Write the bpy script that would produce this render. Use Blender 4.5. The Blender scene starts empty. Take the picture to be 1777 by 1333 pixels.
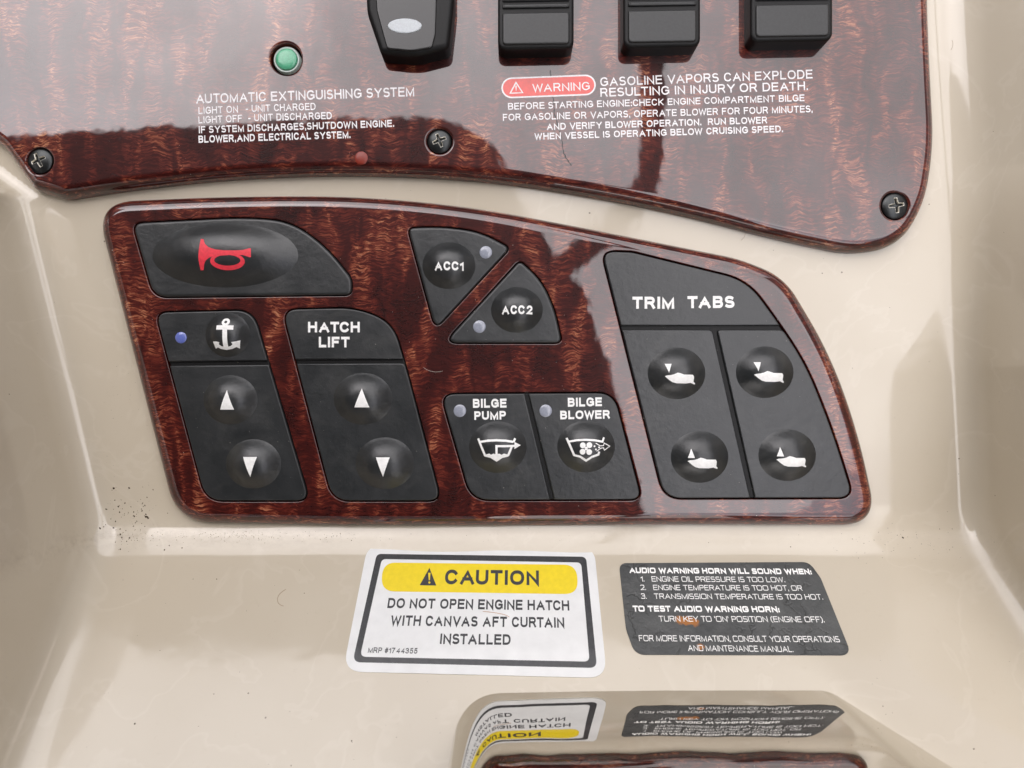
import bpy, bmesh, math, random, os
import numpy as np
from mathutils import Vector, Matrix
from mathutils.geometry import delaunay_2d_cdt
random.seed(7); np.random.seed(7)

# ------------------------------------------------------------------ camera, sky, sun, exposure
MM = 0.001
D = 231.0                 # camera distance in mm from the gelcoat face of the helm
K = 0.18                  # mm per photo pixel on that face
TILT = math.radians(45)   # the helm face leans back 45 degrees
ROT = Matrix.Rotation(TILT, 4, 'X')
scene = bpy.context.scene
COL = scene.collection

cam_data = bpy.data.cameras.new('camera')
cam = bpy.data.objects.new('camera', cam_data); COL.objects.link(cam)
cam_data.sensor_width = 36.0
cam_data.lens = 36.0 * D / (1777 * K)
cam_data.clip_start = 0.01; cam_data.clip_end = 50
cam_data.dof.use_dof = True
cam_data.dof.focus_distance = 0.222
cam_data.dof.aperture_fstop = 15.0
cam.matrix_world = ROT @ Matrix.Translation((0, 0, D * MM))
scene.camera = cam

world = bpy.data.worlds.new('World'); scene.world = world; world.use_nodes = True
wn = world.node_tree.nodes; wl = world.node_tree.links
bg = wn['Background']
sky = wn.new('ShaderNodeTexSky'); sky.sky_type = 'NISHITA'; sky.sun_disc = False
SUN_LOCAL = Vector((-0.30, 0.48, 0.82)).normalized()
sd = (ROT.to_3x3() @ SUN_LOCAL).normalized()
sky.sun_elevation = math.asin(sd.z)
sky.sun_rotation = math.atan2(sd.x, sd.y)
sky.air_density = 1.0; sky.dust_density = 0.6; sky.ozone_density = 1.0
hs = wn.new('ShaderNodeHueSaturation'); hs.inputs['Saturation'].default_value = 0.22
wl.new(sky.outputs[0], hs.inputs['Color']); 
_tc = wn.new('ShaderNodeTexCoord'); _cn = wn.new('ShaderNodeTexNoise'); _cn.inputs['Scale'].default_value = 3.2; _cn.inputs['Detail'].default_value = 7; _cn.inputs['Roughness'].default_value = 0.55
wl.new(_tc.outputs['Generated'], _cn.inputs['Vector'])
_cr = wn.new('ShaderNodeValToRGB'); _cr.color_ramp.elements[0].position = 0.36; _cr.color_ramp.elements[0].color = (0.82, 0.78, 0.82, 1)
_cr.color_ramp.elements[1].position = 0.66; _cr.color_ramp.elements[1].color = (1.78, 1.68, 1.68, 1)
wl.new(_cn.outputs['Fac'], _cr.inputs[0])
_mx = wn.new('ShaderNodeMix'); _mx.data_type = 'RGBA'; _mx.blend_type = 'MULTIPLY'; _mx.inputs[0].default_value = 1.0
wl.new(hs.outputs[0], _mx.inputs[6]); wl.new(_cr.outputs[0], _mx.inputs[7]); wl.new(_mx.outputs[2], bg.inputs['Color'])
bg.inputs['Strength'].default_value = 0.15

sun_d = bpy.data.lights.new('sun', 'SUN'); sun_d.energy = 1.3; sun_d.angle = math.radians(110)
sun_d.color = (1.0, 0.95, 0.88)
sun = bpy.data.objects.new('sun', sun_d); COL.objects.link(sun)
sun.rotation_euler = (-sd).to_track_quat('-Z', 'Y').to_euler()
scene.view_settings.view_transform = 'Standard'
scene.view_settings.look = 'None'
scene.view_settings.gamma = 1.0
scene.view_settings.exposure = 1.30

# ------------------------------------------------------------------ helpers
def P(x, y, z):
    """photo pixel -> mm point on the plane at height z above the helm face"""
    f = (D - z) / D
    return Vector(((x - 888.5) * K * f, -(y - 666.5) * K * f, z))

LEDGE_Y = -46.5
def ledge(x, y, e=0.0):
    """photo pixel -> mm point on the 45 degree ledge below the face"""
    v = (y - 666.5) * K
    z = (v + LEDGE_Y) / (1 + v / D)
    p = P(x, y, z)
    return p + Vector((0, 0.7071, 0.7071)) * e

class Flat:
    def __init__(s, z): s.z = z
    def __call__(s, x, y, e=0.0):
        p = P(x, y, s.z); p.z += e; return p
    n = Vector((0, 0, 1))
class Ledge:
    def __call__(s, x, y, e=0.0): return ledge(x, y, e)
    n = Vector((0, 0.70711, 0.70711))

def link(me, name, mat, parent=None, origin=None, smooth=True):
    """mesh verts are in mm in the helm frame; the object's origin is its thing's"""
    o = bpy.data.objects.new(name, me); COL.objects.link(o)
    org = Vector((0, 0, 0))
    if parent is not None: org = Vector(parent['_org'])
    if origin is not None: org = Vector(origin)
    me.transform(Matrix.Diagonal((MM, MM, MM, 1)) @ Matrix.Translation(-org))
    if mat: me.materials.append(mat)
    if smooth:
        me.shade_smooth()
        me.set_sharp_from_angle(angle=math.radians(42))
    o['_org'] = org
    if parent is not None:
        o.parent = parent
        o.location = (org - Vector(parent['_org'])) * MM
    else:
        o.location = org * MM
    return o

def from_data(verts, faces):
    me = bpy.data.meshes.new('m'); me.from_pydata([tuple(v) for v in verts], [], faces); me.update(); return me

def from_bm(bm):
    bmesh.ops.recalc_face_normals(bm, faces=bm.faces)
    me = bpy.data.meshes.new('m'); bm.to_mesh(me); bm.free(); return me

def empty(name, org, label, cat, group=None):
    o = bpy.data.objects.new(name, None); COL.objects.link(o)
    o.empty_display_size = 0.01
    o['_org'] = Vector(org); o.location = Vector(org) * MM
    o['label'] = label; o['category'] = cat
    if group: o['group'] = group
    return o

def tag(o, label, cat, group=None):
    o['label'] = label; o['category'] = cat
    if group: o['group'] = group
    return o

def rpoly(pts, seg=8, step=None):
    """rounded polygon: (x, y, r) corners -> dense closed outline"""
    n = len(pts); out = []
    for i in range(n):
        x, y = pts[i][:2]; r = pts[i][2] if len(pts[i]) > 2 else 0
        a = Vector(pts[i - 1][:2]); b = Vector((x, y)); c = Vector(pts[(i + 1) % n][:2])
        if r <= 0: out.append((x, y)); continue
        u = a - b; v = c - b
        lu, lv = u.length, v.length; u /= lu; v /= lv
        ang = u.angle(v)
        t = r / math.tan(ang / 2)
        t = min(t, lu * 0.49, lv * 0.49)
        p0 = b + u * t; p1 = b + v * t
        for k in range(seg + 1):
            s = k / seg
            q = p0 * (1 - s) ** 2 + b * 2 * s * (1 - s) * 0.985 + p1 * s ** 2
            w = (1 - s) ** 2 + 2 * s * (1 - s) * 0.985 + s ** 2
            out.append((q.x / w, q.y / w))
    if step:
        o2 = []
        for i in range(len(out)):
            a = out[i]; b = out[(i + 1) % len(out)]
            L = math.hypot(b[0] - a[0], b[1] - a[1]); m = max(1, int(L / step))
            for k in range(m): o2.append((a[0] + (b[0] - a[0]) * k / m, a[1] + (b[1] - a[1]) * k / m))
        out = o2
    # drop duplicates
    res = []
    for p in out:
        if not res or math.hypot(p[0] - res[-1][0], p[1] - res[-1][1]) > 0.25: res.append(p)
    if math.hypot(res[0][0] - res[-1][0], res[0][1] - res[-1][1]) < 0.25: res.pop()
    return res

def circle(cx, cy, r, n=40, ry=None):
    ry = ry or r
    return [(cx + r * math.cos(2 * math.pi * i / n), cy + ry * math.sin(2 * math.pi * i / n)) for i in range(n)]

def area(p): return 0.5 * sum(p[i - 1][0] * p[i][1] - p[i][0] * p[i - 1][1] for i in range(len(p)))

def inset(p, d):
    """offset a mm outline inwards (positive d) ; outline must be ccw"""
    n = len(p); out = []
    for i in range(n):
        a, b, c = Vector(p[i - 1]), Vector(p[i]), Vector(p[(i + 1) % n])
        e1 = (b - a).normalized(); e2 = (c - b).normalized()
        n1 = Vector((-e1.y, e1.x)); n2 = Vector((-e2.y, e2.x))
        m = (n1 + n2); L = m.length
        if L < 1e-6: m = n1; k = 1
        else:
            m /= L; k = 1 / max(0.5, m.dot(n1))
        out.append(tuple(b + m * d * k))
    return out

def pip(x, y, p):
    c = False
    for i in range(len(p)):
        x1, y1 = p[i - 1]; x2, y2 = p[i]
        if (y1 > y) != (y2 > y) and x < (x2 - x1) * (y - y1) / (y2 - y1) + x1: c = not c
    return c

def cdt_fill(loops, extra=None):
    """triangles (indices into the concatenated loops) of the area inside the first loop and outside the others"""
    co = []; ed = []
    for l in loops:
        b = len(co); n = len(l); co += [Vector(p) for p in l]
        ed += [(b + i, b + (i + 1) % n) for i in range(n)]
    n_in = len(co)
    vo, eo, fo, ov, oe, of = delaunay_2d_cdt(co, ed, [], 0, 1e-9)
    src = [o[0] if o else -1 for o in ov]
    for i, q in enumerate(src):
        if q < 0:
            src[i] = len(co); co.append(vo[i])
            if extra is not None: extra.append(vo[i])
    res = []
    for f in fo:
        if extra is None and any(src[i] >= n_in for i in f): continue
        cx = sum(vo[i].x for i in f) / len(f); cy = sum(vo[i].y for i in f) / len(f)
        if not pip(cx, cy, loops[0]): continue
        if any(pip(cx, cy, l) for l in loops[1:]): continue
        res.append([src[i] for i in f])
    return res

def slab(outer_px, zt, zb, bev, bevh=None, steps=8, holes_px=(), hbev=0.25, zref=None, support=0.25, in_mm=False):
    """solid plate with a rounded upper edge and cut-outs; outlines in photo pixels on the plane zref"""
    zref = zt if zref is None else zref
    bevh = bev if bevh is None else bevh
    def cv(pl):
        q = pl if in_mm else [tuple(P(x, y, zref))[:2] for x, y in pl]
        if area(q) < 0: q = q[::-1]
        return q
    bm = bmesh.new()
    def ring(pl, z): return [bm.verts.new((x, y, z)) for x, y in pl]
    def skin(a, b):
        n = len(a)
        for i in range(n): bm.faces.new((a[i - 1], a[i], b[i], b[i - 1]))
    cap = []
    base = cv(outer_px)
    prev = ring(base, zb)
    bot = prev
    cur = ring(base, zt - bevh); skin(prev, cur); prev = cur
    for k in range(1, steps + 1):
        a = k / steps * math.pi / 2
        cur = ring(inset(base, bev * (1 - math.cos(a))), zt - bevh * (1 - math.sin(a))); skin(prev, cur); prev = cur
    cur = ring(inset(base, bev + support), zt); skin(prev, cur); prev = cur
    cap.append(prev)
    bots = [bot]
    for h in holes_px:
        hb = cv(h)
        prev = ring(hb, zb); bots.append(prev)
        cur = ring(hb, zt - hbev); skin(prev, cur); prev = cur
        for k in range(1, 4):
            a = k / 3 * math.pi / 2
            cur = ring(inset(hb, -hbev * (1 - math.cos(a))), zt - hbev * (1 - math.sin(a))); skin(prev, cur); prev = cur
        cur = ring(inset(hb, -hbev - 0.12), zt); skin(prev, cur); prev = cur
        cap.append(prev)
    allv = [v for rg in cap for v in rg]
    ex = []
    tris = cdt_fill([[(v.co.x, v.co.y) for v in rg] for rg in cap], ex)
    allv += [bm.verts.new((q.x, q.y, zt)) for q in ex]
    for t in tris:
        vs_ = [allv[i] for i in t]
        if len(set(vs_)) == len(vs_) and bm.faces.get(vs_) is None: bm.faces.new(vs_)
    if not holes_px:
        bm.faces.new(list(reversed(bot)))
    return from_bm(bm)

def dome_f(cx, cy, rx, ry, h, z0):
    c = P(cx, cy, z0); f = (D - z0) / D * K
    RX, RY = rx * f * 1.03, ry * f * 1.03
    def fn(x, y):
        t = math.hypot((x - c.x) / RX, (y - c.y) / RY)
        if t >= 1: return z0
        return z0 + h * (1 - t ** 2.7) ** 1.4
    return fn, c, RX, RY

def dome_mesh(d, z0, rings=26, seg=72):
    fn, c, RX, RY = d
    vs = [(c.x, c.y, fn(c.x, c.y))]; fs = []
    for k in range(1, rings + 1):
        t = k / rings
        for s in range(seg):
            a = 2 * math.pi * s / seg
            x = c.x + RX * t * math.cos(a); y = c.y + RY * t * math.sin(a)
            vs.append((x, y, fn(x, y) + 0.02 if k < rings else z0 - 0.06))
    for s in range(seg): fs.append((0, 1 + s, 1 + (s + 1) % seg))
    for k in range(rings - 1):
        a0 = 1 + k * seg; b0 = a0 + seg
        for s in range(seg):
            s2 = (s + 1) % seg
            fs.append((a0 + s, b0 + s, b0 + s2, a0 + s2))
    return from_data(vs, fs)

def refine(bm, L):
    for _ in range(7):
        es = [e for e in bm.edges if e.calc_length() > L]
        if not es: break
        bmesh.ops.subdivide_edges(bm, edges=es, cuts=1)
        bmesh.ops.triangulate(bm, faces=bm.faces)

def print_shapes(name, polys, surf, mat, parent, e=0.05, drape=None, label=None):
    """flat printed shapes. polys: list of (outline, [holes]) in photo pixels"""
    bm = bmesh.new()
    for k, (o, holes) in enumerate(polys):
        b = bmesh.new()
        vs = [b.verts.new(surf(x, y, 0)) for pl in [o] + list(holes) for x, y in pl]
        for t in cdt_fill([list(o)] + [list(h) for h in holes]): b.faces.new([vs[i] for i in t])
        for f in b.faces:
            f.normal_update()
            if f.normal.dot(surf.n) < 0: f.normal_flip()
        if drape: refine(b, 0.7)
        for v in b.verts:
            if drape: v.co.z = drape(v.co.x, v.co.y) + e + 0.012 * k
            else: v.co += surf.n * (e + 0.012 * k)
        me = bpy.data.meshes.new('t'); b.to_mesh(me); b.free(); bm.from_mesh(me); bpy.data.meshes.remove(me)
    me = bpy.data.meshes.new('m'); bm.to_mesh(me); bm.free()
    o = link(me, name, mat, parent, smooth=bool(drape))
    if label: o['label'] = label
    return o

def stroke(pts, w):
    """polyline -> outline polygon (mitred)"""
    L = []; R = []; n = len(pts)
    for i in range(n):
        b = Vector(pts[i])
        e1 = (b - Vector(pts[i - 1])).normalized() if i > 0 else (Vector(pts[1]) - b).normalized()
        e2 = (Vector(pts[i + 1]) - b).normalized() if i < n - 1 else e1
        n1 = Vector((-e1.y, e1.x)); n2 = Vector((-e2.y, e2.x)); m = (n1 + n2).normalized()
        k = 1 / max(0.5, m.dot(n1))
        L.append(tuple(b + m * w / 2 * k)); R.append(tuple(b - m * w / 2 * k))
    return L + R[::-1]

# ---- lettering drawn from strokes (plain grotesque; 'sq' gives the squared letters of the horn label)
def glyph_strokes(ch, e):
    def arc(cx, cy, rx, ry, a0, a1, n=12):
        out = []
        for i in range(n + 1):
            a = math.radians(a0 + (a1 - a0) * i / n); c, s_ = math.cos(a), math.sin(a)
            out.append((cx + rx * math.copysign(abs(c) ** (2 / e), c), cy + ry * math.copysign(abs(s_) ** (2 / e), s_)))
        return out
    O = arc(.5, .5, .5, .5, 90, 450, 28)
    G = {
     'A': (.80, [[(0, 0), (.5, 1), (1, 0)], [(.17, .33), (.83, .33)]]),
     'B': (.66, [[(0, 0), (0, 1), (.55, 1)] + arc(.62, .765, .32, .235, 90, -90, 10)[1:] + [(0, .53)], [(.55, .53)] + arc(.62, .265, .38, .265, 90, -90, 10) + [(0, 0)]]),
     'C': (.74, [arc(.5, .5, .5, .5, 38, 322, 24)]),
     'D': (.72, [[(0, 0), (0, 1), (.42, 1)] + arc(.45, .5, .55, .5, 88, -88, 16) + [(.42, 0), (0, 0)]]),
     'E': (.62, [[(1, 1), (0, 1), (0, 0), (1, 0)], [(0, .53), (.92, .53)]]),
     'F': (.58, [[(1, 1), (0, 1), (0, 0)], [(0, .51), (.85, .51)]]),
     'G': (.78, [arc(.5, .5, .5, .5, 40, 330, 24) + [(1, .2), (1, .48), (.58, .48)]]),
     'H': (.70, [[(0, 0), (0, 1)], [(1, 0), (1, 1)], [(0, .53), (1, .53)]]),
     'I': (.0, [[(0, 0), (0, 1)]]),
     'J': (.46, [[(1, 1), (1, .3)] + arc(.5, .3, .5, .3, 0, -180, 10)]),
     'K': (.68, [[(0, 0), (0, 1)], [(1, 1), (0, .35)], [(.32, .56), (1, 0)]]),
     'L': (.55, [[(0, 1), (0, 0), (1, 0)]]),
     'M': (.84, [[(0, 0), (0, 1), (.5, .02), (1, 1), (1, 0)]]),
     'N': (.70, [[(0, 0), (0, 1), (1, 0), (1, 1)]]),
     'O': (.82, [O]),
     'P': (.62, [[(0, 0), (0, 1), (.6, 1)] + arc(.64, .73, .36, .27, 90, -90, 12) + [(.6, .46), (0, .46)]]),
     'Q': (.82, [O, [(.6, .25), (1, -.05)]]),
     'R': (.68, [[(0, 0), (0, 1), (.6, 1)] + arc(.64, .745, .33, .255, 90, -90, 12) + [(.6, .49), (0, .49)], [(.55, .47), (.72, .40), (1, 0)]]),
     'S': (.64, [arc(.5, .75, .45, .25, 42, 235, 12) + arc(.5, .26, .5, .26, 62, -140, 12)]),
     'T': (.66, [[(0, 1), (1, 1)], [(.5, 1), (.5, 0)]]),
     'U': (.70, [[(0, 1), (0, .36)] + arc(.5, .36, .5, .36, 180, 360, 14) + [(1, 1)]]),
     'V': (.76, [[(0, 1), (.5, 0), (1, 1)]]),
     'W': (1.08, [[(0, 1), (.25, 0), (.5, 1), (.75, 0), (1, 1)]]),
     'X': (.72, [[(0, 1), (1, 0)], [(0, 0), (1, 1)]]),
     'Y': (.74, [[(0, 1), (.5, .44), (1, 1)], [(.5, .44), (.5, 0)]]),
     'Z': (.66, [[(0, 1), (1, 1), (0, 0), (1, 0)]]),
     '1': (.26, [[(0, .72), (.55, .80), (1, 1), (1, 0)]]),
     '2': (.58, [arc(.5, .72, .5, .28, 165, -30, 12) + [(0, 0), (1, 0)]]),
     '3': (.56, [arc(.48, .76, .46, .24, 160, -80, 12) + [(.35, .53)], [(.45, .53)] + arc(.48, .27, .52, .27, 85, -160, 12)]),
     '4': (.58, [[(.78, 0), (.78, 1), (0, .27), (1, .27)]]),
     '5': (.56, [[(.9, 1), (.18, 1), (.08, .50)] + arc(.48, .32, .52, .32, 130, -155, 14)]),
     '7': (.54, [[(0, 1), (1, 1), (.5, .45), (.32, 0)]]),
     '#': (.56, [[(.38, 1), (.18, 0)], [(.85, 1), (.65, 0)], [(.05, .66), (1, .66)], [(0, .33), (.95, .33)]]),
     '.': (0, [[(0, -.0), (0, .06)]]), ':': (0, [[(0, 0), (0, .06)], [(0, .52), (0, .60)]]),
     ',': (0, [[(0, .06), (-.0, -.04), (-.0, -.14)]]), "'": (0, [[(0, 1), (0, .74)]]),
     '-': (.24, [[(0, .38), (1, .38)]]),
     '(': (.2, [[(1, 1.05), (.2, .8), (0, .45), (.2, .1), (1, -.15)]]), ')': (.2, [[(0, 1.05), (.8, .8), (1, .45), (.8, .1), (0, -.15)]]),
    }
    return G[ch]
_gc = {}
def hull(pts):
    """convex outline of a few points, counter-clockwise"""
    ps = sorted(pts, key=lambda p: (round(p.x, 6), round(p.y, 6)))
    def half(q):
        o = []
        for p in q:
            while len(o) >= 2 and (o[-1].x - o[-2].x) * (p.y - o[-2].y) - (o[-1].y - o[-2].y) * (p.x - o[-2].x) <= 1e-9: o.pop()
            o.append(p)
        return o
    a = half(ps); b = half(ps[::-1])
    return a[:-1] + b[:-1]
def glyph(ch, w, sq):
    """(verts, triangles, width) of one letter: cap height 1, stroke width w; strokes merged into one flat outline"""
    k = (ch, round(w, 3), sq)
    if k in _gc: return _gc[k]
    W, st = glyph_strokes(ch, 5.0 if sq else 2.25)
    W *= 1.22 if sq else 1.04
    co = []; fc = []
    for pl in st:
        pts = [(x * W + w / 2 if not (W == 0) else x + w / 2, w / 2 + y * (1 - w)) for x, y in pl]
        q = [pts[0]]
        for p in pts[1:]:
            if math.hypot(p[0] - q[-1][0], p[1] - q[-1][1]) > 1e-3: q.append(p)
        pts = q; n = len(pts)
        closed = math.hypot(pts[0][0] - pts[-1][0], pts[0][1] - pts[-1][1]) < 1e-3
        LR = []
        for i in range(n):
            b = Vector(pts[i])
            pa = Vector(pts[i - 1]) if i > 0 else (Vector(pts[-2]) if closed else None)
            pc = Vector(pts[i + 1]) if i < n - 1 else (Vector(pts[1]) if closed else None)
            e1 = (b - pa).normalized() if pa else (pc - b).normalized()
            e2 = (pc - b).normalized() if pc else e1
            n1 = Vector((-e1.y, e1.x)); n2 = Vector((-e2.y, e2.x)); m = n1 + n2
            m = m.normalized() if m.length > 1e-6 else n1
            kk = 1 / max(0.42, m.dot(n1)); bb = b
            if pa is None: bb = b - e2 * w / 2
            if pc is None: bb = b + e1 * w / 2
            if n == 2 or True:
                LR.append((bb + m * w / 2 * kk, bb - m * w / 2 * kk))
        for i in range(n - 1):
            c0 = len(co); quad = hull([LR[i][0], LR[i][1], LR[i + 1][1], LR[i + 1][0]])
            if len(quad) < 3: continue
            co += [q_.copy() for q_ in quad]; fc.append(list(range(c0, c0 + len(quad))))
    for v in co:
        v.y = min(max(v.y, -0.2), 1.0) if ch not in "()" else v.y
    vo, eo, fo, ov, oe, of = delaunay_2d_cdt(co, [], fc, 0, 1e-7)
    tr = [f for f, o in zip(fo, of) if o]
    xs = [v.x for f in tr for v in (vo[i] for i in f)]
    x0 = min(xs); r = ([(v.x - x0, v.y) for v in vo], tr, max(xs) - x0)
    _gc[k] = r
    return r

def text_mesh(s, w, sq):
    vs = []; fs = []; x = 0
    for ci, ch in enumerate(s):
        if ch == ' ': x += 0.48; continue
        g, t, W = glyph(ch, w, sq); b = len(vs)
        vs += [(p[0] + x, p[1], 0) for p in g]; fs += [tuple(b + i for i in f) for f in t]
        x += W + (0.15 if sq else 0.175)
        nx = s[ci + 1] if ci + 1 < len(s) else ' '
        if (ch + nx) in ('AV', 'VA', 'WA', 'AW', 'AT', 'TA', 'LT', 'LY', 'YO', 'AY', 'YA', 'LV', 'TO', 'FA', 'P,', 'Y ', 'PA', 'RT', 'OW', 'WE', 'CT', 'KE', 'EY', 'TC', 'ST', 'AU', 'OV', 'VE'): x -= 0.10
    used = sorted({i for f in fs for i in f}); mp_ = {u: i for i, u in enumerate(used)}
    me = bpy.data.meshes.new('t'); me.from_pydata([vs[i] for i in used], [], [tuple(mp_[i] for i in f) for f in fs]); me.update()
    return me

def text(s, p0, p1, cap, surf, mat, parent, w=0.13, e=0.06, drape=None, name='lettering', sq=False):
    me = text_mesh(s, w, sq)
    xs = [v.co.x for v in me.vertices]; x0, x1 = min(xs), max(xs)
    A = surf(*p0); B = surf(*p1); u = (B - A); L = u.length; u /= L
    mx, my = (p0[0] + p1[0]) / 2, (p0[1] + p1[1]) / 2
    h = surf(mx, my - cap) - surf(mx, my)
    v = surf.n.cross(u).normalized()
    ch = abs(h.dot(v)); sx = L / (x1 - x0)
    for q in me.vertices: q.co = A + u * (q.co.x - x0) * sx + v * q.co.y * ch
    if drape:
        b = bmesh.new(); b.from_mesh(me); bmesh.ops.triangulate(b, faces=b.faces); refine(b, 0.7)
        for q in b.verts: q.co.z = drape(q.co.x, q.co.y) + e
        b.to_mesh(me); b.free()
    else:
        for q in me.vertices: q.co += surf.n * e
    return link(me, name, mat, parent, smooth=bool(drape))

# ------------------------------------------------------------------ materials
def new_mat(name):
    m = bpy.data.materials.new(name); m.use_nodes = True
    nt = m.node_tree; return m, nt, nt.nodes, nt.links, nt.nodes['Principled BSDF']

def coords(nt, scale=1000.0, vec=None):
    tc = nt.nodes.new('ShaderNodeTexCoord'); mp = nt.nodes.new('ShaderNodeMapping')
    mp.inputs['Scale'].default_value = vec or (scale, scale, scale)
    nt.links.new(tc.outputs['Object'], mp.inputs['Vector']); return mp.outputs[0]

def noise(nt, v, scale=1.0, detail=4, rough=0.55, dist=0.0):
    n = nt.nodes.new('ShaderNodeTexNoise'); n.inputs['Scale'].default_value = scale
    n.inputs['Detail'].default_value = detail; n.inputs['Roughness'].default_value = rough
    n.inputs['Distortion'].default_value = dist
    nt.links.new(v, n.inputs['Vector']); return n.outputs['Fac']

def ramp(nt, f, stops, interp='LINEAR'):
    r = nt.nodes.new('ShaderNodeValToRGB'); r.color_ramp.interpolation = interp
    el = r.color_ramp.elements
    while len(el) < len(stops): el.new(0.5)
    for e, (p, c) in zip(el, stops):
        e.position = p; e.color = (c, c, c, 1) if isinstance(c, (int, float)) else tuple(c) + (1,)
    nt.links.new(f, r.inputs[0]); return r.outputs[0]

def math_n(nt, op, a, b=None, c=None):
    n = nt.nodes.new('ShaderNodeMath'); n.operation = op
    for i, q in enumerate((a, b, c)):
        if q is None: continue
        if isinstance(q, (int, float)): n.inputs[i].default_value = q
        else: nt.links.new(q, n.inputs[i])
    return n.outputs[0]

def mixc(nt, f, a, b):
    n = nt.nodes.new('ShaderNodeMix'); n.data_type = 'RGBA'
    for i, q in ((0, f), (6, a), (7, b)):
        if isinstance(q, (int, float)): n.inputs[i].default_value = q
        elif isinstance(q, tuple): n.inputs[i].default_value = q + (1,)
        else: nt.links.new(q, n.inputs[i])
    return n.outputs[2]

def bump(nt, h, strength, dist, bsdf, sock='Normal', prev=None):
    b = nt.nodes.new('ShaderNodeBump'); b.inputs['Strength'].default_value = strength; b.inputs['Distance'].default_value = dist
    nt.links.new(h, b.inputs['Height'])
    if prev is not None: nt.links.new(prev, b.inputs['Normal'])
    nt.links.new(b.outputs[0], bsdf.inputs[sock]); return b.outputs[0]

def make_wood():
    m, nt, N, L, b = new_mat('varnished_burl')
    warp_v = coords(nt, vec=(110, 60, 110))
    wn_ = nt.nodes.new('ShaderNodeTexNoise'); wn_.inputs['Scale'].default_value = 1.0; wn_.inputs['Detail'].default_value = 3
    L.new(warp_v, wn_.inputs['Vector'])
    base = coords(nt, 1000)
    va = nt.nodes.new('ShaderNodeVectorMath'); va.operation = 'MULTIPLY_ADD'
    L.new(wn_.outputs['Color'], va.inputs[0]); va.inputs[1].default_value = (9, 7, 0); L.new(base, va.inputs[2])
    def mp(s, rz=0.0):
        q = nt.nodes.new('ShaderNodeMapping'); q.inputs['Scale'].default_value = s; q.inputs['Rotation'].default_value = (0, 0, rz)
        L.new(va.outputs[0], q.inputs['Vector']); return q.outputs[0]
    band = noise(nt, mp((0.17, 0.045, 1), math.radians(-8)), 1.0, 2, 0.5, 0.3)
    band = ramp(nt, band, [(0.36, 0.0), (0.62, 1.0)])
    rip = noise(nt, mp((0.28, 1.55, 1), math.radians(6)), 1.0, 4, 0.60, 1.0)
    rip = ramp(nt, rip, [(0.42, 0.0), (0.60, 1.0)])
    fine = noise(nt, mp((1.7, 2.6, 1)), 1.0, 4, 0.7, 0.4)
    s = math_n(nt, 'MULTIPLY', rip, math_n(nt, 'MULTIPLY_ADD', band, 0.66, 0.24))
    s = math_n(nt, 'ADD', math_n(nt, 'MULTIPLY', s, 0.60), math_n(nt, 'MULTIPLY', band, 0.20))
    s = math_n(nt, 'ADD', s, math_n(nt, 'MULTIPLY_ADD', fine, 0.42, -0.16))
    blot = noise(nt, mp((0.05, 0.035, 1)), 1.0, 2, 0.5)
    s = math_n(nt, 'ADD', s, math_n(nt, 'MULTIPLY_ADD', blot, 0.45, -0.175))
    col = ramp(nt, s, [(0.0, (0.018, 0.0020, 0.0016)), (0.30, (0.050, 0.0050, 0.0034)), (0.57, (0.125, 0.0170, 0.0095)), (0.81, (0.28, 0.080, 0.038)), (1.0, (0.60, 0.28, 0.145))])
    L.new(col, b.inputs['Base Color'])
    b.inputs['Roughness'].default_value = 0.45
    b.inputs['Specular IOR Level'].default_value = 0.2
    b.inputs['Coat Weight'].default_value = 1.0
    b.inputs['Coat IOR'].default_value = COAT_IOR
    sm = noise(nt, coords(nt, vec=(90, 90, 90)), 1.0, 5, 0.6)
    L.new(ramp(nt, sm, [(0.35, 0.012), (0.7, 0.035)]), b.inputs['Coat Roughness'])
    w = noise(nt, coords(nt, vec=(55, 45, 55)), 1.0, 3, 0.5)
    bump(nt, w, 0.032, 0.0022, b, 'Coat Normal')
    return m
COAT_IOR = 1.75

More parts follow.
